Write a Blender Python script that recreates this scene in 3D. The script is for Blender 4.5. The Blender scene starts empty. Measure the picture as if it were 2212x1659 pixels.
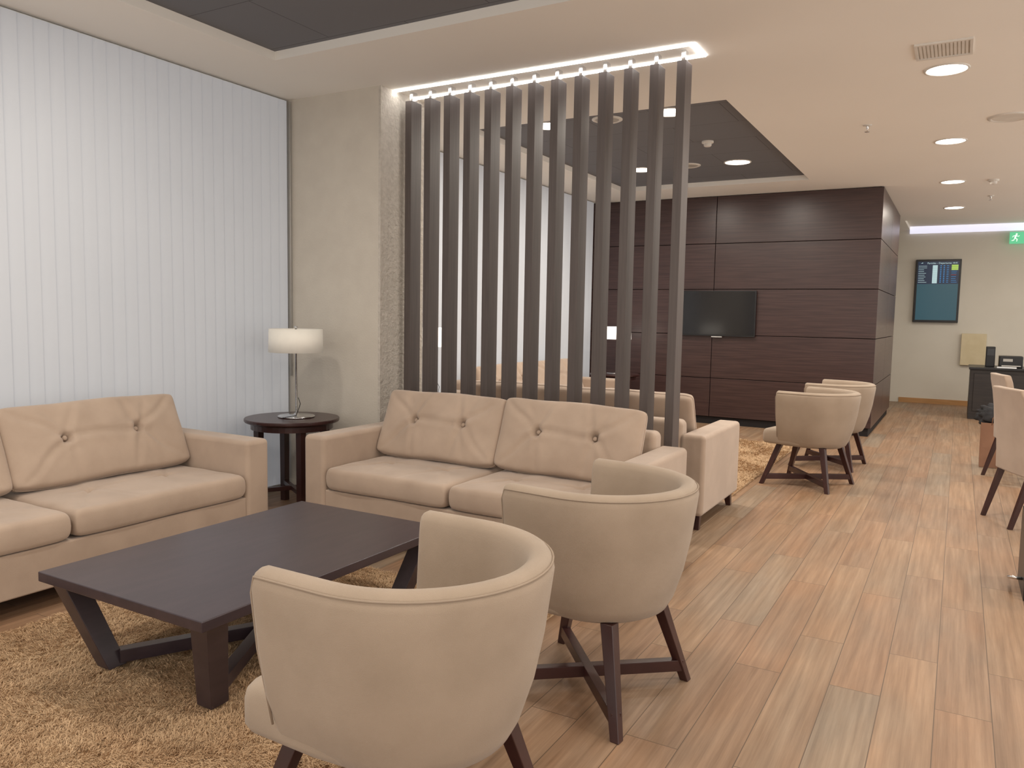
import bpy, bmesh, math, random
import numpy as np
from mathutils import Vector, Matrix
random.seed(7); np.random.seed(7)
S = bpy.context.scene
COL = S.collection
PI = math.pi
S.view_settings.view_transform = 'Standard'
S.view_settings.look = 'None'
S.view_settings.exposure = 0.0

# ------------------------------------------------------------------ materials
def pmat(name, c1, c2=None, scale=8, rough=.6, metal=0, bump=0, bscale=150, stretch=(1,1,1), emit=None, estr=0, coat=0, sheen=0, detail=4, spec=.5, contrast=(.35,.65)):
    m = bpy.data.materials.new(name); m.use_nodes = True
    nt = m.node_tree; N = nt.nodes; L = nt.links
    b = N['Principled BSDF']
    b.inputs['Base Color'].default_value = (*c1, 1)
    b.inputs['Roughness'].default_value = rough
    b.inputs['Metallic'].default_value = metal
    b.inputs['Specular IOR Level'].default_value = spec
    b.inputs['Coat Weight'].default_value = coat
    b.inputs['Coat Roughness'].default_value = .25
    b.inputs['Sheen Weight'].default_value = sheen
    b.inputs['Sheen Roughness'].default_value = .5
    tc = N.new('ShaderNodeTexCoord')
    mp = N.new('ShaderNodeMapping'); mp.inputs['Scale'].default_value = stretch
    L.new(tc.outputs['Object'], mp.inputs['Vector'])
    if c2 is None: c2 = tuple(x*.93 for x in c1)
    n = N.new('ShaderNodeTexNoise'); n.inputs['Scale'].default_value = scale; n.inputs['Detail'].default_value = detail
    L.new(mp.outputs['Vector'], n.inputs['Vector'])
    r = N.new('ShaderNodeValToRGB')
    r.color_ramp.elements[0].position = contrast[0]; r.color_ramp.elements[1].position = contrast[1]
    r.color_ramp.elements[0].color = (*c1, 1); r.color_ramp.elements[1].color = (*c2, 1)
    L.new(n.outputs['Fac'], r.inputs['Fac']); L.new(r.outputs['Color'], b.inputs['Base Color'])
    if bump:
        n2 = N.new('ShaderNodeTexNoise'); n2.inputs['Scale'].default_value = bscale; n2.inputs['Detail'].default_value = 3
        L.new(mp.outputs['Vector'], n2.inputs['Vector'])
        bp = N.new('ShaderNodeBump'); bp.inputs['Strength'].default_value = bump; bp.inputs['Distance'].default_value = .01
        L.new(n2.outputs['Fac'], bp.inputs['Height']); L.new(bp.outputs['Normal'], b.inputs['Normal'])
    if emit:
        b.inputs['Emission Color'].default_value = (*emit, 1); b.inputs['Emission Strength'].default_value = estr
    return m

M = {}
M['fabric'] = pmat('beige_upholstery', (.465,.358,.280), (.41,.312,.242), scale=5, rough=.92, bump=.18, bscale=500, sheen=.3, spec=.2)
M['fabric_tub'] = pmat('taupe_upholstery', (.39,.308,.236), (.35,.275,.208), scale=6, rough=.9, bump=.22, bscale=600, sheen=.2, spec=.2)
M['piping'] = pmat('piping_fabric', (.35,.275,.21), rough=.9)
M['walnut'] = pmat('dark_stained_wood', (.034,.011,.010), (.052,.018,.016), scale=6, rough=.32, stretch=(1,1,1), coat=.2, bump=.03, bscale=60)
M['tablewood'] = pmat('espresso_wood', (.034,.022,.028), (.046,.030,.036), scale=4, rough=.32, stretch=(6,1,6), coat=.2, bump=.02, bscale=40)
M['slat'] = pmat('partition_dark_laminate', (.080,.064,.060), (.098,.078,.073), scale=3, rough=.5, stretch=(20,20,1), bump=.03, bscale=20)
M['panel'] = pmat('mahogany_veneer', (.040,.020,.019), (.066,.034,.031), scale=3, rough=.33, stretch=(.7,.7,18), coat=.15, bump=.02, bscale=20)
M['panelback'] = pmat('black_joint', (.01,.007,.007), rough=.8)
M['wall'] = pmat('painted_wall', (.71,.67,.585), (.68,.64,.555), scale=2, rough=.85, bump=.05, bscale=120)
M['plaster'] = pmat('warm_grey_plaster', (.63,.58,.505), (.595,.545,.475), scale=6, rough=.95, bump=.16, bscale=70, detail=6)
M['roughplaster'] = pmat('rough_plaster', (.60,.55,.49), (.52,.475,.42), scale=30, rough=.95, bump=.9, bscale=45, detail=6)
M['ceil'] = pmat('ceiling_paint', (.91,.88,.825), (.895,.865,.81), scale=1, rough=.9)
M['blind'] = pmat('blind_fabric_glow', (.575,.60,.64), (.55,.575,.615), scale=1.2, rough=.8, bump=.05, bscale=500, emit=(.84,.90,1.0), estr=.11)  # faint cool emission stands in for daylight coming through the blinds
M['chrome'] = pmat('chrome', (.75,.75,.76), rough=.15, metal=1)
M['shade'] = pmat('faint_glow_shade_cloth', (.80,.76,.68), rough=.8, bump=.05, bscale=600, emit=(1,.95,.86), estr=.08)  # slight emission put into the cloth brightens the unlit lamp's shade
M['shade_lit'] = pmat('lit_lamp_shade_cloth', (.9,.87,.8), rough=.8, emit=(1,.93,.82), estr=1.8)
M['lens'] = pmat('light_lens', (1,.97,.9), rough=.4, emit=(1,.94,.84), estr=16)
M['led'] = pmat('led_strip_white', (1,1,1), rough=.4, emit=(1,.98,.94), estr=13)
M['ledblue'] = pmat('led_strip_cool', (.8,.8,.85), rough=.5, emit=(.78,.79,.98), estr=.75)
M['whiteplastic'] = pmat('white_plastic', (.76,.73,.68), rough=.45)
M['greyplastic'] = pmat('grey_plastic', (.42,.40,.37), rough=.5)
M['black'] = pmat('black_plastic', (.012,.012,.014), rough=.35)
M['tvglass'] = pmat('screen_glass', (.006,.006,.008), rough=.12, coat=.4)
M['rug'] = pmat('shag_pile', (.66,.475,.30), (.56,.38,.23), scale=5, rough=1, detail=5, spec=.05)
M['rugback'] = pmat('rug_backing', (.58,.41,.25), rough=1)
M['basewood'] = pmat('oak_baseboard', (.50,.27,.11), (.42,.22,.08), scale=4, rough=.5, stretch=(1,1,10))
M['desk'] = pmat('dark_desk_veneer', (.022,.018,.018), (.032,.026,.024), scale=4, rough=.45, stretch=(1,1,10))
M['paper'] = pmat('white_paper', (.85,.86,.88), rough=.8)
M['kraft'] = pmat('brown_kraft_paper', (.30,.16,.10), (.25,.13,.08), scale=5, rough=.8, bump=.2, bscale=15)
M['darkcloth'] = pmat('dark_cloth', (.02,.02,.022), (.05,.05,.055), scale=9, rough=.9, bump=.3, bscale=30)
M['cream'] = pmat('cream_board', (.70,.60,.40), (.66,.56,.36), scale=10, rough=.7)
M['glass'] = pmat('window_pane_grey', (.60,.62,.64), rough=.4)
M['ventback'] = pmat('vent_shadow_grey', (.58,.56,.52), rough=.7)
M['disp_top'] = pmat('display_navy', (.004,.006,.014), rough=.3, emit=(.008,.022,.055), estr=.7)
M['disp_bot'] = pmat('display_teal', (.01,.03,.035), rough=.3, emit=(.024,.085,.115), estr=.7)
M['d_white'] = pmat('display_white', (.3,.4,.4), emit=(.55,.78,.82), estr=.6)
M['d_blue'] = pmat('display_blue', (.03,.1,.2), emit=(.06,.25,.55), estr=.7)
M['d_green'] = pmat('display_green', (.2,.3,.05), emit=(.5,.75,.15), estr=.7)
M['d_red'] = pmat('display_red', (.2,.05,.05), emit=(.4,.08,.15), estr=.5)
M['exit_green'] = pmat('exit_green', (.10,.45,.22), emit=(.14,.60,.32), estr=.7)
M['exit_white'] = pmat('exit_white', (.8,.95,.85), emit=(.8,1,.85), estr=.8)

def floor_mat():
    m = bpy.data.materials.new('wood_plank_tiles'); m.use_nodes = True
    nt = m.node_tree; N = nt.nodes; L = nt.links; b = N['Principled BSDF']
    tc = N.new('ShaderNodeTexCoord'); sp = N.new('ShaderNodeSeparateXYZ'); cb = N.new('ShaderNodeCombineXYZ')
    L.new(tc.outputs['Object'], sp.inputs[0]); L.new(sp.outputs['Y'], cb.inputs['X']); L.new(sp.outputs['X'], cb.inputs['Y'])
    br = N.new('ShaderNodeTexBrick'); br.offset = .37; br.inputs['Scale'].default_value = 1
    br.inputs['Brick Width'].default_value = 1.2; br.inputs['Row Height'].default_value = .18
    br.inputs['Mortar Size'].default_value = .0018; br.inputs['Mortar Smooth'].default_value = .3; br.inputs['Bias'].default_value = 0
    br.inputs['Color1'].default_value = (0,0,0,1); br.inputs['Color2'].default_value = (1,1,1,1); br.inputs['Mortar'].default_value = (.5,.5,.5,1)
    L.new(cb.outputs[0], br.inputs['Vector'])
    ramp = N.new('ShaderNodeValToRGB'); e = ramp.color_ramp.elements
    e[0].position = 0; e[0].color = (.355,.220,.135,1); e[1].position = 1; e[1].color = (.315,.238,.170,1)
    k = e.new(.35); k.color = (.310,.203,.133,1); k = e.new(.7); k.color = (.365,.235,.145,1)
    L.new(br.outputs['Color'], ramp.inputs['Fac'])
    sc = N.new('ShaderNodeVectorMath'); sc.operation = 'SCALE'; sc.inputs['Scale'].default_value = 13
    L.new(br.outputs['Color'], sc.inputs[0])
    def grain(sx, sy, rough, lo, hi, clo, chi, shift=True):
        mp = N.new('ShaderNodeMapping'); mp.inputs['Scale'].default_value = (sx, sy, 1); L.new(cb.outputs[0], mp.inputs[0])
        src = mp
        if shift:
            add = N.new('ShaderNodeVectorMath'); add.operation = 'ADD'; L.new(mp.outputs[0], add.inputs[0]); L.new(sc.outputs[0], add.inputs[1]); src = add
        n = N.new('ShaderNodeTexNoise'); n.inputs['Scale'].default_value = 1.0; n.inputs['Detail'].default_value = 6; n.inputs['Roughness'].default_value = rough
        L.new(src.outputs[0], n.inputs['Vector'])
        r = N.new('ShaderNodeValToRGB'); r.color_ramp.elements[0].position = lo; r.color_ramp.elements[1].position = hi
        r.color_ramp.elements[0].color = (*clo,1); r.color_ramp.elements[1].color = (*chi,1)
        L.new(n.outputs['Fac'], r.inputs['Fac']); return n, r
    n, g1 = grain(1.6, 48, .65, .28, .72, (.70,.67,.64), (1.16,1.17,1.18))
    n2, g2 = grain(1.1, 12, .6, .35, .68, (.88,.83,.79), (1.08,1.10,1.12))
    n3, g3 = grain(1.4, 4, .5, .38, .66, (1.03,1,.96), (.89,.95,1.0), False)
    cur = ramp.outputs[0]
    for g in (g1, g2, g3):
        mx = N.new('ShaderNodeMix'); mx.data_type = 'RGBA'; mx.blend_type = 'MULTIPLY'; mx.inputs[0].default_value = 1
        L.new(cur, mx.inputs[6]); L.new(g.outputs[0], mx.inputs[7]); cur = mx.outputs[2]
    mx3 = N.new('ShaderNodeMix'); mx3.data_type = 'RGBA'; L.new(br.outputs['Fac'], mx3.inputs[0])
    L.new(cur, mx3.inputs[6]); mx3.inputs[7].default_value = (.12,.078,.05,1)
    L.new(mx3.outputs[2], b.inputs['Base Color'])
    b.inputs['Roughness'].default_value = .5; b.inputs['Specular IOR Level'].default_value = .35
    bp = N.new('ShaderNodeBump'); bp.inputs['Strength'].default_value = .12; bp.inputs['Distance'].default_value = .004
    L.new(n.outputs['Fac'], bp.inputs['Height']); L.new(bp.outputs[0], b.inputs['Normal'])
    return m
M['floor'] = floor_mat()
def tray_mat():
    m = bpy.data.materials.new('dark_ceiling_tiles'); m.use_nodes = True
    nt = m.node_tree; N = nt.nodes; L = nt.links; b = N['Principled BSDF']
    tc = N.new('ShaderNodeTexCoord')
    br = N.new('ShaderNodeTexBrick'); br.offset = .5; br.inputs['Scale'].default_value = 1
    br.inputs['Brick Width'].default_value = 1.15; br.inputs['Row Height'].default_value = .62; br.inputs['Mortar Size'].default_value = .003
    br.inputs['Color1'].default_value = (.165,.168,.185,1); br.inputs['Color2'].default_value = (.172,.175,.192,1); br.inputs['Mortar'].default_value = (.08,.08,.09,1)
    L.new(tc.outputs['Object'], br.inputs['Vector']); L.new(br.outputs['Color'], b.inputs['Base Color']); b.inputs['Roughness'].default_value = .85
    return m
M['ceildark'] = tray_mat()

# ------------------------------------------------------------------ mesh helpers
def weld(o, w, seg=2):
    b = o.modifiers.new('bevel', 'BEVEL'); b.width = w; b.segments = seg; b.limit_method = 'ANGLE'; b.angle_limit = math.radians(40)
    o.modifiers.new('wn', 'WEIGHTED_NORMAL')
class MB:
    def __init__(s): s.v = []; s.f = []
    def add(s, v, f):
        k = len(s.v); s.v += [tuple(p) for p in v]; s.f += [tuple(i+k for i in q) for q in f]; return s
    def hexa(s, b, t):
        return s.add(list(b)+list(t), [(3,2,1,0),(4,5,6,7),(0,1,5,4),(1,2,6,5),(2,3,7,6),(3,0,4,7)])
    def box(s, x0,x1,y0,y1,z0,z1):
        return s.hexa([(x0,y0,z0),(x1,y0,z0),(x1,y1,z0),(x0,y1,z0)], [(x0,y0,z1),(x1,y0,z1),(x1,y1,z1),(x0,y1,z1)])
    def post(s, pb, pt, wb, wt, db=None, dt=None):
        db = db or wb; dt = dt or wt
        q = lambda p, w, d: [(p[0]-w/2,p[1]-d/2,p[2]),(p[0]+w/2,p[1]-d/2,p[2]),(p[0]+w/2,p[1]+d/2,p[2]),(p[0]-w/2,p[1]+d/2,p[2])]
        return s.hexa(q(pb,wb,db), q(pt,wt,dt))
    def beam(s, p0, p1, w, h):
        p0, p1 = Vector(p0), Vector(p1); d = (p1-p0).normalized(); sd = Vector((-d.y, d.x, 0)).normalized()*w/2; u = Vector((0,0,h/2))
        b = [p0-sd-u, p1-sd-u, p1+sd-u, p0+sd-u]; t = [p0-sd+u, p1-sd+u, p1+sd+u, p0+sd+u]
        return s.hexa(b, t)
    def rings(s, R, closed=True, cap=True):
        n = len(R[0]); v = [p for r in R for p in r]; f = []
        for i in range(len(R)-1):
            for j in range(n if closed else n-1):
                a = i*n+j; b = i*n+(j+1)%n; f.append((a, b, b+n, a+n))
        if cap: f.append(tuple(range(n-1,-1,-1))); f.append(tuple(range((len(R)-1)*n, len(R)*n)))
        return s.add(v, f)
    def lathe(s, prof, c=(0,0,0), n=32, cap=True):
        return s.rings([[(c[0]+r*math.cos(2*PI*j/n), c[1]+r*math.sin(2*PI*j/n), c[2]+z) for j in range(n)] for r, z in prof], True, cap)
    def tube(s, pts, r, n=8):
        pts = [Vector(p) for p in pts]; R = []
        up = None
        for i, p in enumerate(pts):
            d = (pts[min(i+1,len(pts)-1)]-pts[max(i-1,0)]).normalized()
            if up is None: up = d.orthogonal().normalized()
            up = (up - d*up.dot(d)).normalized(); sd = d.cross(up)
            R.append([p + (up*math.cos(2*PI*j/n) + sd*math.sin(2*PI*j/n))*r for j in range(n)])
        return s.rings(R)
    def build(s, name, mat, parent=None, smooth=False, bevel=0, seg=2):
        me = bpy.data.meshes.new(name); me.from_pydata(s.v, [], s.f); me.update()
        bm = bmesh.new(); bm.from_mesh(me); bmesh.ops.recalc_face_normals(bm, faces=bm.faces); bm.to_mesh(me); bm.free()
        me.materials.append(mat)
        o = bpy.data.objects.new(name, me); COL.objects.link(o)
        if smooth or bevel: me.polygons.foreach_set('use_smooth', [True]*len(me.polygons))
        if bevel: weld(o, bevel, seg)
        if parent: o.parent = parent
        return o
def tag(o, label=None, cat=None, group=None, kind=None):
    if label: o['label'] = label
    if cat: o['category'] = cat
    if group: o['group'] = group
    if kind: o['kind'] = kind
    return o
def thing(name, label, cat, loc=(0,0,0), rz=0, group=None):
    o = bpy.data.objects.new(name, None); COL.objects.link(o); o.location = loc; o.rotation_euler = (0,0,rz); o.empty_display_size = .1
    return tag(o, label, cat, group)
def struct(mb, name, mat, bevel=0):
    o = mb.build(name, mat, bevel=bevel); o['kind'] = 'structure'; return o
def copy_tree(o, parent=None):
    c = o.copy(); COL.objects.link(c); c.parent = parent
    for ch in [x for x in bpy.data.objects if x.parent == o]: copy_tree(ch, c)
    return c
def dup(src, label, loc, rz, group=None):
    c = copy_tree(src); c.location = loc; c.rotation_euler = (0,0,rz); c['label'] = label
    if group: c['group'] = group
    return c

# ------------------------------------------------------------------ camera
CH = 1.4
psi, p, roll, F = math.radians(29.66), math.atan(147/1690), .018, 1690
r_ = Vector((math.cos(psi), math.sin(psi), 0))
f_ = Vector((-math.sin(psi)*math.cos(p), math.cos(psi)*math.cos(p), -math.sin(p)))
u_ = r_.cross(f_)
rr = (r_ + roll*u_).normalized(); uu = (u_ - roll*r_).normalized()
cd = bpy.data.cameras.new('camera'); cam = bpy.data.objects.new('camera', cd); COL.objects.link(cam)
cd.sensor_fit = 'HORIZONTAL'; cd.sensor_width = 36; cd.lens = 36*F/2212
mw = Matrix((( rr.x, uu.x, -f_.x, 0),(rr.y, uu.y, -f_.y, 0),(rr.z, uu.z, -f_.z, CH),(0,0,0,1)))
cam.matrix_world = mw
cd.clip_start = .05
S.camera = cam

# ------------------------------------------------------------------ room
H = 3.02; XL = -4.68; XR = 3.2; Y0 = -2.5; Y1 = 15.5
struct(MB().box(XL-.2, XR+.1, Y0-.1, Y1+.1, -.1, 0), 'floor', M['floor'])
holes = [(-3.95,-1.6,-.6,3.76), (-3.88,-1.6,5.93,9.62), (-.86,XR,14.05,Y1)]
TD = .055
def ceiling():
    xs = sorted(set([XL-.2, XR+.1]+[h[0] for h in holes]+[h[1] for h in holes])); ys = sorted(set([Y0-.1, Y1+.1]+[h[2] for h in holes]+[h[3] for h in holes]))
    m = MB()
    for i in range(len(xs)-1):
        for j in range(len(ys)-1):
            cx, cy = (xs[i]+xs[i+1])/2, (ys[j]+ys[j+1])/2
            if any(h[0]<cx<h[1] and h[2]<cy<h[3] for h in holes): continue
            m.add([(xs[i],ys[j],H),(xs[i+1],ys[j],H),(xs[i+1],ys[j+1],H),(xs[i],ys[j+1],H)], [(0,1,2,3)])
    for a,b,c,d in holes:
        m.add([(a,c,H),(b,c,H),(b,d,H),(a,d,H),(a,c,H+TD),(b,c,H+TD),(b,d,H+TD),(a,d,H+TD)], [(0,1,5,4),(1,2,6,5),(2,3,7,6),(3,0,4,7)])
    return m
struct(ceiling(), 'ceiling', M['ceil'])
for k,(a,b,c,d) in enumerate(holes):
    struct(MB().box(a-.03,b+.03,c-.03,d+.03,H+TD,H+TD+.03), 'ceiling_tray' if k<2 else 'ceiling_cove', M['ceildark'] if k<2 else M['ceil'])
struct(MB().box(XL-.15, XL, Y0, Y1, 0, H), 'wall_left', M['wall'])
struct(MB().box(XL, XR, Y1, Y1+.1, 0, H+TD), 'wall_back', M['wall'])
struct(MB().box(XL, -3.70, 4.50, 5.02, 0, H), 'wall_stub', M['plaster'])
struct(MB().box(-3.70, -3.68, 4.50, 5.02, 0, H), 'wall_stub_return', M['roughplaster'])
struct(MB().box(-.88, 3.2, Y1-.018, Y1, 0, .085), 'baseboard_back', M['basewood'])
struct(MB().box(XL, -3.67, 4.488, 4.50, 0, .07), 'baseboard_stub', M['wall'])
for k,(a,b) in enumerate([(-1.5,4.49),(5.2,10.2)]):
    m = MB(); m.box(XL, XL+.012, a, b, .05 if k==0 else .25, 3.0)
    w = struct(m, 'window_%d' % (k+1), M['glass'])
    f = MB()
    for y in np.arange(a, b-.5, (b-a)/4): f.box(XL+.012, XL+.03, y-.03, y+.03, .25, 2.8)
    f.box(XL+.012, XL+.03, a, b-.4, .2, .28); f.box(XL+.012, XL+.03, a, b-.4, 2.76, 2.84)
    f.build('window_frame', M['greyplastic'], w)
def woodblock():
    m = MB(); g = .004; zs = [.10,.62,1.2,1.8,2.4,H-.004]
    for i in range(5):
        z0, z1 = zs[i]+g, zs[i+1]-g
        for x0,x1 in ((-2.87,-.88),(-4.66,-2.87)):
            m.box(x0+g if x0>-4 else x0, x1-(g if x1<-1 else 0), 10.41, 10.44, z0, z1)
        for y0,y1 in ((10.44,11.9),(11.9,13.3)):
            m.box(-.91, -.88, y0+g, y1-g, z0, z1)
    return m
struct(woodblock(), 'wall_wood', M['panel'], bevel=.002)
struct(MB().box(-4.66, -.91, 10.44, 13.3, 0, H), 'wall_wood_core', M['panelback'])

# ------------------------------------------------------------------ vertical blinds
def blind(label, y0, y1, cord_y):
    t = thing('vertical_blind', label, 'blind', (0,0,0), 0)
    m = MB(); a = math.radians(5.5); y = y0+.04; X = -4.575
    while y < y1-.03:
        w = .046; aa = a + random.uniform(-.02,.02)
        R = []
        for z in (.05, 1.0, 2.0, 3.005):
            row = []
            for k in range(-2,3):
                s_ = k/2*w; c = .0022*(1-(k/2)**2)
                row.append((X + s_*math.sin(aa) + c, y + s_*math.cos(aa), z))
            R.append(row)
        m.rings(R, closed=False, cap=False)
        y += .086
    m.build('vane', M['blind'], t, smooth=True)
    MB().box(-4.63,-4.59,y0,y1,2.965,3.015).build('headrail', M['whiteplastic'], t, bevel=.004)
    MB().tube([(-4.55,cord_y,3.0),(-4.55,cord_y,.9)], .006).build('cord', M['greyplastic'], t, smooth=True)
    return t
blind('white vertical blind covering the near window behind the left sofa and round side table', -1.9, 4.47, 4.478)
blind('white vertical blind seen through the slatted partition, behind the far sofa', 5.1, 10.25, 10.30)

# ------------------------------------------------------------------ slatted partition
scr = thing('slatted_partition', 'floor to ceiling partition of dark vertical slats behind the middle sofa', 'partition', (0,0,0))
X0, DX = -3.590, .1703
for i in range(13):
    x = X0 + i*DX
    s_ = MB().box(x-.028, x+.028, 4.702, 4.828, .01, 2.95).build('slat', M['slat'], scr, bevel=.003)
    MB().box(x-.013, x+.013, 4.735, 4.795, 2.95, H+.002).build('bracket', M['chrome'], s_, bevel=.002)
MB().box(-3.66,-1.50,4.70,4.83,0,.012).build('floor_rail', M['slat'], scr)
m = MB(); a,b,c,d = -3.675,-1.455,4.64,4.90; w=.030; z0,z1 = H-.008, H+.001
m.box(a,b,c,c+w,z0,z1); m.box(a,b,d-w,d,z0,z1); m.box(b-w,b,c+w,d-w,z0,z1)
led = m.build('led_strip', M['led']); tag(led, 'bright white rectangular light strip set in the ceiling above the slatted partition', 'light strip')
m = MB().box(-.86, 3.19, 15.45, 15.5, 2.955, H+TD-.002)
tag(m.build('cove_light', M['ledblue']), 'cool white cove light band along the top of the far end wall', 'light strip')

# ------------------------------------------------------------------ cushions and sofas
def cushion_mb(w, d, t, buttons, creases, power=5, ex=.5, pinch=.03, res=.011, crown=0, depth=.3, cw_=.013, wav=.003, rnd=.02):
    nu, nv = int(w/res), int(d/res)
    def prof(u, v):
        return max(0,(1-abs(u)**power))**ex * max(0,(1-abs(v)**power))**ex
    m = MB(); V = []; idx = {}
    for side in (1,-1):
        for i in range(nu+1):
            for j in range(nv+1):
                u = math.sin((i/nu*2-1)*PI/2*.92)/math.sin(PI/2*.92); v = math.sin((j/nv*2-1)*PI/2*.92)/math.sin(PI/2*.92)
                edge = i in (0,nu) or j in (0,nv)
                if side == -1 and edge: idx[(side,i,j)] = idx[(1,i,j)]; continue
                cr_ = rnd*abs(u*v)**10
                x = w/2*u*(1-pinch*(1-v*v)); y = d/2*v*(1-pinch*(1-u*u)); h = t/2*prof(u,v)*(1-crown+crown*(1-u*u)*(1-v*v))
                x -= math.copysign(cr_, u); y -= math.copysign(cr_, v)
                y += .004*math.sin(u*5+1)*(abs(v)**3)
                if side == 1:
                    pf = prof(u,v)
                    for (bx,by) in buttons:
                        rr2 = math.hypot(x-bx, y-by); th = math.atan2(y-by, x-bx)
                        h -= t*depth*math.exp(-(rr2/.04)**2) + t*.05*pf*math.exp(-rr2/.10)*(1+math.cos(5*th+bx*9))
                    for (ax,ay,cx,cy,dp) in creases:
                        dx,dy = cx-ax, cy-ay; LL = dx*dx+dy*dy; k = max(0,min(1,((x-ax)*dx+(y-ay)*dy)/LL))
                        q = math.hypot(x-ax-k*dx, y-ay-k*dy + .008*math.sin(k*7+ax*20)); h -= pf*dp*(1-k*.75)*math.exp(-(q/cw_)**2)
                        h += .35*dp*(1-k*.6)*math.exp(-((q-2.2*cw_)/(1.3*cw_))**2)*pf
                    if not edge: h += wav*math.sin(x*23+y*9)*math.cos(y*17-x*6)*pf
                idx[(side,i,j)] = len(V); V.append((x, y, h*side))
    Fc = []
    for side in (1,-1):
        for i in range(nu):
            for j in range(nv):
                q = [idx[(side,i,j)], idx[(side,i+1,j)], idx[(side,i+1,j+1)], idx[(side,i,j+1)]]
                Fc.append(tuple(q if side==1 else q[::-1]))
    m.add(V, Fc)
    per = [V[idx[(1,i,0)]] for i in range(0,nu+1,2)] + [V[idx[(1,nu,j)]] for j in range(0,nv+1,2)] + [V[idx[(1,i,nv)]] for i in range(nu,-1,-2)] + [V[idx[(1,0,j)]] for j in range(nv,-1,-2)]
    return m, per
def add_cushion(name, w, d, t, mx, parent, buttons, creases, seams=(0,), pr=.0036, **k):
    m, per = cushion_mb(w, d, t, buttons, creases, **k)
    m.v = [tuple(mx @ Vector(p)) for p in m.v]
    c = m.build(name, M['fabric'], parent, smooth=True)
    for sz in seams:
        kk = .994 if sz else 1
        MB().tube([mx @ Vector((p[0]*kk, p[1]*kk, sz)) for p in per], pr, 6).build('piping', M['fabric'], c, smooth=True)
    for bx,by in buttons:
        b = MB().lathe([(.001,-.002),(.011,-.002),(.014,.003),(.011,.008),(.001,.010)], n=14)
        b.v = [tuple(mx @ (Vector(p)+Vector((bx,by,t*(.5-k.get('depth',.3)-.09))))) for p in b.v]
        b.build('button', M['fabric'], c, smooth=True)
    return c
def make_sofa(L, label, loc, rz, variants=(0,0)):
    D = .95; aw = .17; t = thing('sofa', label, 'sofa', loc, rz)
    hl = L/2; hd = D/2
    MB().box(-hl+aw-.005, hl-aw+.005, -hd+.015, hd-.03, .10, .305).build('base', M['fabric'], t, bevel=.010, seg=3)
    for s_ in (-1,1):
        x0,x1 = (hl-aw, hl) if s_>0 else (-hl, -hl+aw)
        MB().box(x0,x1,-hd,hd,.10,.64).build('arm', M['fabric'], t, bevel=.030, seg=5)
    MB().hexa([(-hl+aw-.01,hd-.20,.10),(hl-aw+.01,hd-.20,.10),(hl-aw+.01,hd-.01,.10),(-hl+aw-.01,hd-.01,.10)],
              [(-hl+aw-.01,hd-.14,.73),(hl-aw+.01,hd-.14,.73),(hl-aw+.01,hd,.73),(-hl+aw-.01,hd,.73)]).build('back', M['fabric'], t, bevel=.04, seg=5)
    cw = (L-2*aw)/2
    for k,s_ in enumerate((-1,1)):
        cx = s_*cw/2
        bt = [(-cw*.22, .0),(cw*.22, .02)]
        sd = .72
        cr = [(-cw*.22,0,-cw*.45,-.3,.006),(-cw*.22,0,-cw*.42,.3,.005),(-cw*.22,0,cw*.22,.02,.007),(cw*.22,.02,cw*.45,-.3,.006),(cw*.22,.02,cw*.42,.3,.005),(cw*.22,.02,cw*.1,-.32,.005),(-cw*.22,0,-cw*.15,-.32,.005)]
        mx = Matrix.Translation((cx, -hd+sd/2-.010, .378))
        add_cushion('seat_cushion', cw-.004, sd, .16, mx, t, bt, cr, seams=(), power=26, ex=.33, pinch=.003, crown=.12, depth=.12, wav=.002, rnd=.012)
        hh = .455; bw = cw+.01
        bt = [(-bw*.2, .02),(bw*.2, .02)]
        cr = [(-bw*.2,.02,-bw*.46,.20,.014),(-bw*.2,.02,-bw*.44,-.19,.014),(-bw*.2,.02,-bw*.12,.22,.013),(-bw*.2,.02,-bw*.17,-.22,.012),
              (-bw*.2,.02,bw*.2,.02,.014),(bw*.2,.02,bw*.46,.20,.014),(bw*.2,.02,bw*.44,-.19,.014),(bw*.2,.02,bw*.14,.22,.013),(bw*.2,.02,bw*.14,-.22,.012),
              (-bw*.2,.02,-bw*.30,.22,.008),(bw*.2,.02,bw*.27,-.22,.008),(bw*.2,.02,bw*.30,.22,.007)]
        tilt = math.radians(67 + variants[k])
        mx = Matrix.Translation((cx, .135, .668)) @ Matrix.Rotation(s_*math.radians(variants[k]*.3), 4, 'Y') @ Matrix.Rotation(tilt, 4, 'X')
        add_cushion('back_cushion', bw, hh, .165, mx, t, bt, cr, power=20, ex=.36, pinch=.002, crown=.34, depth=.20, cw_=.016, wav=.004, rnd=.016)
    for sx in (-1,1):
        for sy in (-1,1):
            MB().post((sx*(hl-.05),sy*(hd-.06),0),(sx*(hl-.06),sy*(hd-.08),.105),.035,.055).build('leg', M['walnut'], t, bevel=.002)
    return t
make_sofa(2.17, 'beige two-seat sofa with buttoned back cushions standing in front of the slatted partition', (-2.445, 4.045, 0), 0, (0,3))
make_sofa(2.42, 'beige sofa in front of the near window blind, left of the coffee table', (-4.055, 2.13, 0), PI/2, (1,-1))
make_sofa(2.17, 'beige sofa behind the slatted partition with its back turned to it', (-2.485, 5.49, 0), PI, (0,2))
make_sofa(2.70, 'beige sofa beside the far window blind, seen through the slatted partition', (-4.055, 7.85, 0), PI/2, (2,0))

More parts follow.
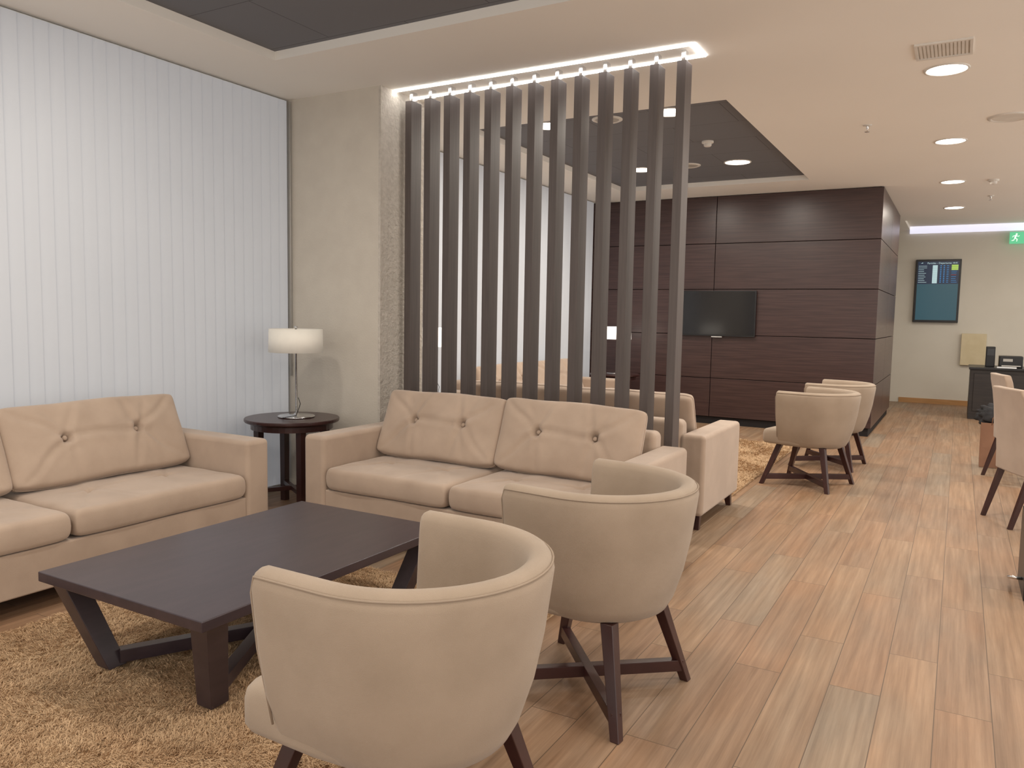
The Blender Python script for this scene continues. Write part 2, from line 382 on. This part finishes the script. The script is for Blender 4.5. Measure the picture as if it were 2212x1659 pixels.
# ------------------------------------------------------------------ tub chairs
AW = .350; YE = -.195
def plan(o, yend=YE):
    a, b = AW, .350; P = []
    for k in range(6): P.append((-a, yend + (0-yend)*k/6))
    for k in range(33): ph = PI*k/32; P.append((-a*math.cos(ph), b*math.sin(ph)))
    for k in range(1,7): P.append((a, yend*k/6))
    out = []
    for i,(x,y) in enumerate(P):
        x0,y0 = P[max(i-1,0)]; x1,y1 = P[min(i+1,len(P)-1)]
        dx,dy = x1-x0, y1-y0; l = math.hypot(dx,dy); nx,ny = -dy/l, dx/l
        out.append((x-nx*o, y-ny*o))
    return out
SEC = [(.125,.350),(.098,.360),(.076,.40),(.044,.50),(.020,.62),(.007,.72),(.0,.775),(.004,.797),(.014,.810),(.030,.816),(.048,.815),(.062,.807),(.070,.790),(.074,.76),(.084,.62),(.095,.45),(.105,.40)]
def make_tub(label, loc, rz, group):
    t = thing('tub_chair', label, 'chair', loc, rz, group)
    cols = [plan(o) for o,z in SEC]; n = len(cols[0])
    R = []
    def ring(i, dy=0, k=1.0, dz=0):
        out = []
        for q,(o,z) in enumerate(SEC):
            x,y = cols[q][i]
            if k != 1.0:
                mid = .04 + (.05 if z<.45 else .0) + max(0,(.7-z))*.05
                sx = 1 if x>0 else -1
                xm = sx*(AW-mid); x = xm+(x-xm)*k; z = z-dz if z>.6 else z
            out.append((x, y+dy, z))
        return out
    R.append(ring(0, -.014, .55, .016)); R.append(ring(0,-.010,.86,.006))
    for i in range(n): R.append(ring(i))
    R.append(ring(n-1,-.010,.86,.006)); R.append(ring(n-1,-.014,.55,.016))
    sh = MB().rings(R, closed=True, cap=True)
    pl = plan(.12)
    sh.rings([[(x,y,.352) for x,y in pl],[(x*.97,y*.97,.345) for x,y in pl]])
    shell = sh.build('shell', M['fabric_tub'], t, smooth=True)
    pp = plan(.004); e = AW-.005
    zz = .800
    path = [(-e+.06,YE-.010,.42),(-e+.02,YE-.014,.62),(-e+.003,YE-.014,.76)] + [(x,y,zz) for x,y in pp] + [(e-.003,YE-.014,.76),(e-.02,YE-.014,.62),(e-.06,YE-.010,.42)]
    MB().tube(path, .003, 6).build('piping', M['piping'], shell, smooth=True)
    base = []
    w = .268; yf = -.355; rc = .05
    for k in range(7): a = PI/2*k/6; base.append((-w+rc-rc*math.cos(a)*1, yf+rc-rc*math.sin(a)))
    for k in range(7): a = PI/2*k/6; base.append((w-rc+rc*math.sin(a), yf+rc-rc*math.cos(a)))
    base += [(w,-.2),(w,-.1)]
    for k in range(13): a = PI*k/12; base.append((.258*math.cos(a), .255*math.sin(a)))
    base += [(-w,-.1),(-w,-.2)]
    def inset(k, z): return [(x*(1-k), (y+.05)*(1-k)-.05, z) for x,y in base]
    m = MB().rings([inset(.10,.352), inset(.03,.358), inset(0,.375), inset(0,.435), inset(.015,.458), inset(.05,.472), inset(.15,.481), inset(.5,.488), inset(.9,.489)])
    m.build('seat', M['fabric_tub'], t, smooth=True)
    for sx in (-1,1):
        for sy in (-1,1):
            MB().post((sx*.282,sy*.282-.045,0),(sx*.185,sy*.18-.035,.355),.034,.048).build('leg', M['walnut'], t, bevel=.003)
    for s_ in (1,-1):
        MB().beam((-.268,-.268*s_-.043,.065),(.268,.268*s_-.043,.065),.036,.045 if s_>0 else .044).build('stretcher', M['walnut'], t, bevel=.002)
    return t
G = 'tub chairs with crossed wooden bases'
tub = make_tub('taupe tub chair nearest the camera, its back overlapping the coffee table', (-1.158,1.56,0), math.radians(-91), G)
dup(tub, 'taupe tub chair at the far corner of the coffee table, facing the left sofa', (-1.115,2.645,0), math.radians(-96))
dup(tub, 'taupe tub chair on the corridor side of the far rug, nearer of the far pair', (-1.03,7.06,0), math.radians(-103))
dup(tub, 'taupe tub chair closest to the dark wood panelled wall', (-1.01,8.15,0), math.radians(-96))

# ------------------------------------------------------------------ coffee table
ct = thing('coffee_table', 'large rectangular espresso wood coffee table on the shag rug', 'table', (-2.475,2.275,0))
MB().box(-.455,.455,-.675,.675,.382,.42).build('tabletop', M['tablewood'], ct, bevel=.004)
for sx in (-1,1):
    for sy in (-1,1):
        MB().post((sx*.285,sy*.50,.034),(sx*.395,sy*.60,.383),.075,.085,.075,.085).build('leg', M['tablewood'], ct, bevel=.003)
for s_ in (1,-1):
    MB().beam((-.27,-.48*s_,.07),(.27,.48*s_,.07),.05,.05 if s_>0 else .049).build('stretcher', M['tablewood'], ct, bevel=.002)

# ------------------------------------------------------------------ side tables and lamps
def make_side(label, loc):
    t = thing('side_table', label, 'table', loc, 0, 'round side tables')
    MB().lathe([(.001,.615),(.30,.615),(.325,.625),(.33,.632),(.33,.645),(.326,.65),(.001,.65)], n=56).build('tabletop', M['walnut'], t)
    MB().lathe([(.27,.575),(.285,.575),(.285,.616),(.27,.616)], n=40, cap=False).build('apron', M['walnut'], t)
    for k in range(4):
        a = PI/4 + k*PI/2 + .25
        MB().post((.235*math.cos(a),.235*math.sin(a),0),(.235*math.cos(a),.235*math.sin(a),.616),.045,.05).build('leg', M['walnut'], t, bevel=.002)
    for s_ in (0,1):
        a = PI/4+.25+s_*PI/2
        MB().beam((-.22*math.cos(a),-.22*math.sin(a),.14),(.22*math.cos(a),.22*math.sin(a),.14),.03,.03 if s_ else .029).build('stretcher', M['walnut'], t)
    return t
def make_lamp(label, loc, shade):
    t = thing('table_lamp', label, 'lamp', loc, 0, 'table lamps with drum shades')
    MB().lathe([(.001,0),(.125,0),(.13,.004),(.13,.010),(.12,.014),(.02,.018),(.014,.03),(.001,.03)], n=40).build('base', M['chrome'], t, smooth=True)
    MB().lathe([(.007,.02),(.007,.63),(.012,.635),(.012,.65),(.001,.652)], n=14).build('stem', M['chrome'], t, smooth=True)
    s_ = MB().lathe([(.19,.465),(.186,.63),(.183,.63),(.187,.465)], n=48, cap=False)
    s_.f += [(j, (j+1)%48, 3*48+(j+1)%48, 3*48+j) for j in range(48)]
    s_.build('lamp_shade', shade, t, smooth=True)
    MB().lathe([(.001,.480),(.17,.480),(.17,.483),(.001,.483)], n=32).build('diffuser', shade, t)
    MB().tube([(.0,-.13,.01),(.04,-.17,.012),(.10,-.10,.03),(.06,-.02,.10),(.02,.0,.14)], .0028, 6).build('cord', M['black'], t, smooth=True)
    return t
sides = [((-4.11,4.05,0),'dark round side table in the corner between the left and middle sofas'),
         ((-4.13,5.80,0),'dark round side table behind the partition, beside the rough plaster wall'),
         ((-4.02,9.86,0),'dark round side table in the far corner by the wood panelled wall')]
st = make_side(sides[0][1], sides[0][0])
for loc,lb in sides[1:]: dup(st, lb, loc, .3)
make_lamp('unlit white drum-shade table lamp on the side table in the near corner', (-4.10,4.08,.65), M['shade'])
l2 = make_lamp('lit drum-shade table lamp glimpsed through the left end of the slatted partition', (-4.12,5.82,.65), M['shade_lit'])
dup(l2, 'lit drum-shade table lamp glimpsed against the wood panelled wall beside the television', (-4.00,9.86,.65), .5)

# ------------------------------------------------------------------ rugs (tufted yarns)
def make_rug(label, x0,x1,y0,y1, dens, per, L, wd):
    t = thing('shag_rug', label, 'rug', ((x0+x1)/2,(y0+y1)/2,0))
    hx, hy = (x1-x0)/2, (y1-y0)/2
    MB().box(-hx,hx,-hy,hy,.001,.014).build('backing', M['rugback'], t)
    nt_ = int(4*hx*hy*dens); rng = np.random.default_rng(3)
    tx = rng.uniform(-hx,hx,nt_); ty = rng.uniform(-hy,hy,nt_)
    tl = np.sin(tx*8+2*np.sin(ty*6))*1.5 + rng.uniform(-PI,PI,nt_)*.6; tk = rng.uniform(.45,1.15,nt_); tL = L*rng.uniform(.85,1.1,nt_)*(1+.06*np.sin(tx*13)*np.sin(ty*11))
    rep = lambda a: np.repeat(a, per)
    n = nt_*per
    ox = rng.normal(0,.007,n); oy = rng.normal(0,.007,n)
    bx, by, lean, k, l = rep(tx), rep(ty), rep(tl)+rng.normal(0,.28,n), rep(tk)+rng.normal(0,.10,n), rep(tL)*rng.uniform(.82,1.1,n)
    dx, dy = np.cos(lean), np.sin(lean); tw = rng.uniform(-PI,PI,n); sx, sy = np.cos(tw), np.sin(tw)
    bend = rng.normal(0,.16,n)
    segs = [(0,0,1,1),(.25,.45,1.0,1.0),(.62,.80,.9,.9),(1.0,.84,.5,.75)]
    V = np.zeros((n,8,3))
    for i,(h,zz,wf,sp) in enumerate(segs):
        for q,s_ in enumerate((-1,1)):
            V[:,i*2+q,0] = bx + ox*sp + dx*l*h*k*.85 - dy*bend*l*h*h + s_*sx*wd*wf/2
            V[:,i*2+q,1] = by + oy*sp + dy*l*h*k*.85 + dx*bend*l*h*h + s_*sy*wd*wf/2
            V[:,i*2+q,2] = .012 + l*zz*(1-.42*k)
    base = (np.arange(n)*8)[:,None,None]
    q = np.array([[0,1,3,2],[2,3,5,4],[4,5,7,6]])[None]
    Fc = (base+q).reshape(-1,4)
    me = bpy.data.meshes.new('pile'); me.vertices.add(n*8); me.vertices.foreach_set('co', V.reshape(-1))
    me.loops.add(Fc.size); me.loops.foreach_set('vertex_index', Fc.reshape(-1)); me.polygons.add(len(Fc))
    me.polygons.foreach_set('loop_start', np.arange(len(Fc))*4); me.update(calc_edges=True); me.validate()
    me.polygons.foreach_set('use_smooth', [True]*len(me.polygons))
    me.materials.append(M['rug']); o = bpy.data.objects.new('pile', me); COL.objects.link(o); o.parent = t; o['kind'] = 'stuff'
    return t
make_rug('tan beige shag rug under the coffee table', -3.44,-1.58,.75,3.22, 9500, 7, .033, .0024)
make_rug('tan beige shag rug beyond the partition, beside the far tub chairs', -3.40,-1.50,6.15,9.1, 4000, 5, .033, .0045)

# ------------------------------------------------------------------ television
tv = thing('television', 'black flat television mounted on the dark wood panelled wall', 'television', (-2.79,10.37,1.48))
MB().box(-.49,.49,-.02,.015,-.30,.30).build('frame', M['black'], tv, bevel=.004)
MB().box(-.475,.475,-.023,-.020,-.28,.288).build('screen', M['tvglass'], tv)
MB().box(-.12,.12,.015,.04,-.12,.12).build('wall_bracket', M['black'], tv)
MB().box(-.07,.07,-.03,-.012,-.312,-.300).build('sensor_bar', M['chrome'], tv)

# ------------------------------------------------------------------ departures screen
def text_mesh(body, size, mat, parent, loc, name='lettering', align='LEFT'):
    cu = bpy.data.curves.new('txt','FONT'); cu.body = body; cu.size = size; cu.extrude = .0008; cu.align_x = align
    o = bpy.data.objects.new('txt', cu); COL.objects.link(o)
    bpy.context.view_layer.update()
    me = bpy.data.meshes.new_from_object(o.evaluated_get(bpy.context.evaluated_depsgraph_get()))
    bpy.data.objects.remove(o)
    me.materials.clear(); me.materials.append(mat)
    n = bpy.data.objects.new(name, me); COL.objects.link(n); n.parent = parent; n.location = loc; n.rotation_euler = (PI/2,0,0)
    return n
ds = thing('departures_screen', 'portrait departures information screen on the far end wall', 'screen', (-.385,Y1-.05,1.96))
MB().box(-.345,.345,-.03,.05,-.54,.54).build('frame', M['black'], ds, bevel=.006)
MB().box(-.312,.312,-.034,-.030,.12,.505).build('display_header', M['disp_top'], ds)
MB().box(-.312,.312,-.034,-.030,-.50,.12).build('display', M['disp_bot'], ds)
text_mesh('Partidas - Departures', .042, M['d_white'], ds, (-.17,-.0345,.462))
text_mesh('18:45', .034, M['d_white'], ds, (.21,-.0345,.465))
m = MB(); m.add([(-.27,-.0355,.47),(-.24,-.0355,.49),(-.235,-.0355,.475)],[(0,1,2)]); m.build('plane_icon', M['d_white'], ds)
rnd_ = random.Random(2)
for i in range(10):
    z = .425 - i*.031
    row = MB().box(-.30,-.30+rnd_.uniform(.08,.13),-.0355,-.034,z,z+.006).build('table_row', M['d_white'], ds)
    MB().box(-.085,-.01,-.0352,-.034,z-.0145,z+.0155).build('cell', M['d_white'], row)
    MB().box(.03,.05,-.0355,-.034,z-.002,z+.014).build('cell', M['d_blue'], row); MB().box(.08,.10,-.0355,-.034,z-.002,z+.014).build('cell', M['d_blue'], row)
    MB().box(.13,.16,-.0355,-.034,z,z+.010).build('cell', M['d_blue'], row)
    MB().box(.20,.30 if i<3 else .20+rnd_.uniform(.05,.09),-.0355,-.034,z-(.006 if i<3 else 0),z+(.020 if i<3 else .007)).build('cell', M['d_green'] if i<3 else M['d_red'] if i==5 else M['d_blue'], row)

# ------------------------------------------------------------------ exit sign
es = thing('exit_sign', 'green illuminated emergency exit sign near the ceiling at the far wall', 'sign', (.83,Y1-.12,2.825))
MB().box(-.21,.21,-.02,.02,-.095,.095).build('housing', M['exit_green'], es, bevel=.004)
MB().box(-.012,.012,.02,.125,.03,.05).build('bracket', M['whiteplastic'], es)
m = MB()
def bar(ax,az,bx,bz,w):
    dx,dz = bx-ax,bz-az; l = math.hypot(dx,dz); nx,nz = -dz/l*w/2, dx/l*w/2; y=-.0215
    m.add([(ax+nx,y,az+nz),(bx+nx,y,bz+nz),(bx-nx,y,bz-nz),(ax-nx,y,az-nz)],[(0,1,2,3)])
cx=-.13
m.add([(cx+.015+.014*math.cos(a*PI/8),-.0215,.058+.014*math.sin(a*PI/8)) for a in range(16)],[tuple(range(16))])
bar(cx+.01,.042,cx-.006,-.005,.024); bar(cx+.01,.036,cx+.04,.02,.010); bar(cx+.04,.02,cx+.055,.035,.009); bar(cx+.005,.036,cx-.03,.03,.010); bar(cx-.03,.03,cx-.04,.008,.009)
bar(cx-.004,-.004,cx+.028,-.025,.012); bar(cx+.028,-.025,cx+.02,-.06,.012); bar(cx-.006,-.004,cx-.02,-.04,.012); bar(cx-.02,-.04,cx-.05,-.045,.012)
bar(.02,.0,.13,.0,.022); bar(.135,.003,.09,.042,.02); bar(.135,-.003,.09,-.042,.02)
m.build('pictogram', M['exit_white'], es)

# ------------------------------------------------------------------ desk and things on it
dk = thing('reception_desk', 'dark reception desk at the end of the corridor', 'desk', (1.15,13.8,0))
MB().box(-.98,.98,-.42,.42,0,.735).build('body', M['desk'], dk, bevel=.004)
MB().box(-1.0,1.0,-.45,.45,.735,.77).build('desktop', M['black'], dk, bevel=.004)
MB().box(-.93,.93,-.432,-.42,.12,.68).build('front_panel', M['desk'], dk, bevel=.004)
ph = thing('black_terminal', 'narrow upright black device standing on the reception desk', 'device', (.42,13.82,.77))
MB().box(-.06,.06,-.10,.10,0,.30).build('housing', M['black'], ph, bevel=.01)
MB().box(-.045,.045,-.104,-.10,.17,.27).build('panel', M['tvglass'], ph)
pr = thing('printer', 'low black desktop printer on the reception desk', 'printer', (.68,13.78,.77))
MB().box(-.15,.15,-.16,.16,0,.17).build('body', M['black'], pr, bevel=.012)
MB().box(-.12,.12,-.24,-.16,.02,.035).build('paper_tray', M['greyplastic'], pr, bevel=.003)
MB().box(-.10,.02,-.163,-.160,.09,.13).build('control_panel', M['greyplastic'], pr)
m = MB().hexa([(-.12,-.09,0),(.12,-.11,0),(.13,.08,0),(-.11,.10,0)],[(-.12,-.09,.012),(.12,-.11,.012),(.13,.08,.012),(-.11,.10,.012)])
o = m.build('paper_stack', M['paper']); o.location = (.62,13.47,.771); tag(o,'small stack of white papers at the front edge of the reception desk','papers')
pn = MB().box(.03,.40,15.44,15.478,.70,1.24).build('wall_board', M['cream'], bevel=.004)
tag(pn, 'pale yellow rectangular board low on the end wall behind the reception desk', 'board')

# ------------------------------------------------------------------ paper bag with dark cloth
bg = thing('paper_bag', 'tall brown paper carrier bag standing on the floor by the far dining chair', 'bag', (.385,8.98,0))
q = lambda w,d,z: [(-w,-d,z),(w,-d,z),(w,d,z),(-w,d,z)]
MB().rings([q(.145,.075,.002),q(.148,.078,.2),q(.15,.07,.44),q(.143,.063,.44),q(.14,.068,.03)]).build('bag_body', M['kraft'], bg)
for s_ in (-1,1):
    MB().tube([(-.06,s_*.068,.42),(-.055,s_*.075,.49),(-.02,s_*.08,.53),(.02,s_*.08,.53),(.055,s_*.075,.49),(.06,s_*.068,.42)], .004, 6).build('handle', M['kraft'], bg, smooth=True)
bm = bmesh.new(); bmesh.ops.create_icosphere(bm, subdivisions=4, radius=1)
for v in bm.verts:
    c = v.co.copy(); n_ = 1 + .22*math.sin(c.x*7+c.z*4)*math.cos(c.y*6+c.x*3) + .12*math.sin(c.z*13+c.y*9)
    v.co = Vector((c.x*.15*n_, c.y*.06, c.z*.10*n_))
me = bpy.data.meshes.new('bundled_cloth'); bm.to_mesh(me); bm.free(); me.materials.append(M['darkcloth'])
me.polygons.foreach_set('use_smooth',[True]*len(me.polygons))
o = bpy.data.objects.new('bundled_cloth', me); COL.objects.link(o); o.location = (.355,8.98,.51); tag(o,'dark bundled cloth poking out of the brown paper bag','cloth')

# ------------------------------------------------------------------ dining chairs
def make_dining(label, loc, rz):
    t = thing('dining_chair', label, 'chair', loc, rz, 'upholstered dining chairs')
    MB().box(-.225,.225,-.24,.20,.38,.48).build('seat', M['fabric'], t, bevel=.02, seg=3)
    R = []
    for z,y in ((.36,.20),(.50,.205),(.65,.215),(.80,.235),(.90,.255),(.945,.265),(.96,.27)):
        w = .225 if z<.93 else .205; R.append([(-w,y-.03,z),(0,y-.02,z),(w,y-.03,z),(w,y+.03,z),(0,y+.04,z),(-w,y+.03,z)])
    MB().rings(R).build('backrest', M['fabric'], t, bevel=.012, seg=3)
    for sx in (-1,1):
        MB().post((sx*.20,-.21,0),(sx*.195,-.20,.385),.028,.04).build('leg', M['walnut'], t, bevel=.002)
        MB().post((sx*.20,.30,0),(sx*.195,.19,.385),.028,.04).build('leg', M['walnut'], t, bevel=.002)
    return t
dc = make_dining('beige upholstered dining chair at the right edge, nearer of the two', (.58,6.58,0), math.radians(112))
dup(dc, 'beige upholstered dining chair next to the brown paper bag', (.60,8.32,0), math.radians(103))

cs = thing('black_case', 'low black case with chrome handle cut off by the right edge of the photo', 'case', (.605,4.88,0))
MB().box(-.247,.24,-.22,.22,.0,.41).build('body', M['black'], cs, bevel=.008)
MB().tube([(-.246,-.10,.085),(-.29,-.10,.085),(-.305,-.09,.08),(-.305,.03,.05),(-.29,.04,.045),(-.246,.04,.045)], .008, 10).build('handle', M['chrome'], cs, smooth=True)

# ------------------------------------------------------------------ ceiling fittings
LC = (1,.915,.805)
def downlight(label, x, y, z, r=.115, power=30, build=True, group='recessed ceiling downlights'):
    if build:
        t = thing('downlight', label, 'ceiling light', (x,y,z), 0, group)
        MB().lathe([(r,0.002),(r,-.004),(r+.006,-.008),(r+.016,-.006),(r+.018,.002)], n=40, cap=False).build('trim_ring', M['whiteplastic'], t, smooth=True)
        MB().lathe([(.001,-.003),(r,-.003),(r,.001),(.001,.001)], n=40).build('lens', M['lens'], t)
    ld = bpy.data.lights.new('downlight_or_fill_lamp','AREA'); ld.shape = 'DISK'; ld.size = r*1.9; ld.energy = power; ld.color = LC; ld.spread = math.radians(175)
    lo = bpy.data.objects.new('downlight_or_fill_lamp', ld); COL.objects.link(lo); lo.location = (x,y,z-.012)
    return lo
lab = ['ceiling downlight nearest the camera above the corridor, beside the square vent','second ceiling downlight along the corridor','third ceiling downlight along the corridor','farthest and smallest ceiling downlight along the corridor']
for i,y in enumerate((5.84,8.1,10.4,12.7)): downlight(lab[i], -.17, y, H, power=22)
for y in (-1.2,1.1,3.5): downlight('', -.17, y, H, power=15, build=False)
ZT = H+TD
for lb,x,y in (('downlight in the far dark ceiling tray, near right one seen between the last two slats',-2.155,6.29),
               ('downlight in the far dark ceiling tray, near left one seen between middle slats',-3.25,6.28),
               ('downlight in the far dark ceiling tray, far left one behind the right-hand slats',-3.235,8.55),
               ('downlight in the far dark ceiling tray, far right one clear of the slats',-2.16,8.56)):
    downlight(lb,x,y,ZT,power=22,r=.125)
for x,y in ((-2.2,.2),(-3.3,.2),(-2.2,2.3),(-3.3,2.3)): downlight('',x,y,ZT,power=15,build=False)  # added unseen lamps in the near tray light the seating, no fittings
for y in (2.3,5.8,9.3,12.7): downlight('',1.9,y,H,power=22,build=False)  # added unseen fill lamps right of the corridor, without fittings
v = thing('ceiling_vent', 'white slotted square air vent in the ceiling beside the nearest downlight', 'vent', (-.18,5.40,H))
MB().box(-.135,.135,-.13,.13,-.004,.002).build('backing', M['ventback'], v)
m = MB(); m.box(-.15,.15,-.15,-.13,-.012,.0).box(-.15,.15,.13,.15,-.012,0).box(-.15,-.135,-.13,.13,-.012,0).box(.135,.15,-.13,.13,-.012,0)
m.build('frame', M['whiteplastic'], v)
m = MB()
for k in range(13): x = -.12+k*.02; m.box(x-.0065,x+.0065,-.13,.13,-.008,-.004)
m.build('louvre', M['whiteplastic'], v)
def speaker(label,x,y,z,r=.13):
    t = thing('ceiling_speaker', label, 'ceiling speaker', (x,y,z), 0, 'round ceiling speakers')
    MB().lathe([(r,0.002),(r,-.006),(r-.02,-.014),(r-.03,-.006)], n=36, cap=False).build('rim', M['whiteplastic'], t, smooth=True)
    MB().lathe([(.001,-.007),(r-.03,-.007),(r-.03,.001),(.001,.001)], n=36).build('grille', M['whiteplastic'] if r>.14 else M['greyplastic'], t)
speaker('round white ceiling speaker at the right edge over the corridor', .24,7.36,H,.15)
speaker('round ceiling speaker in the far dark tray between the near downlights', -2.70,6.29,ZT)
speaker('round ceiling speaker in the far dark tray between the far downlights', -2.68,8.52,ZT)
def detector(label,x,y,z):
    t = thing('smoke_detector', label, 'smoke detector', (x,y,z), 0, 'smoke detectors')
    MB().lathe([(.055,0.001),(.055,-.015),(.05,-.02),(.001,-.02)], n=28, cap=False).build('base', M['whiteplastic'], t, smooth=True)
    MB().lathe([(.036,-.019),(.036,-.042),(.028,-.05),(.001,-.052)], n=28, cap=False).build('sensor_head', M['whiteplastic'], t, smooth=True)
detector('white smoke detector in the far dark ceiling tray', -2.17,7.46,ZT)
detector('white smoke detector on the corridor ceiling right of the third downlight', .23,10.43,H)
def sprinkler(label,x,y,z):
    t = thing('sprinkler', label, 'sprinkler', (x,y,z), 0, 'fire sprinklers')
    MB().lathe([(.035,.001),(.035,-.004),(.012,-.008)], n=24, cap=False).build('escutcheon', M['whiteplastic'], t, smooth=True)
    MB().lathe([(.009,-.005),(.009,-.03),(.004,-.035),(.004,-.05),(.02,-.052),(.02,-.055),(.001,-.056)], n=18, cap=False).build('head', M['chrome'], t, smooth=True)
sprinkler('small sprinkler head on the plain ceiling left of the corridor downlights', -.76,7.18,H)
sprinkler('small sprinkler head on the ceiling farther down the corridor on the right', .24,11.7,H)
sprinkler('small sprinkler head at the left side of the far dark tray, behind the slats', -3.62,6.33,ZT)

# the lounge is open behind and to the right of the camera: soft ambient from there
w = bpy.data.worlds.new('world'); S.world = w; w.use_nodes = True
w.node_tree.nodes['Background'].inputs[0].default_value = (1,.94,.865,1); w.node_tree.nodes['Background'].inputs[1].default_value = 1.45
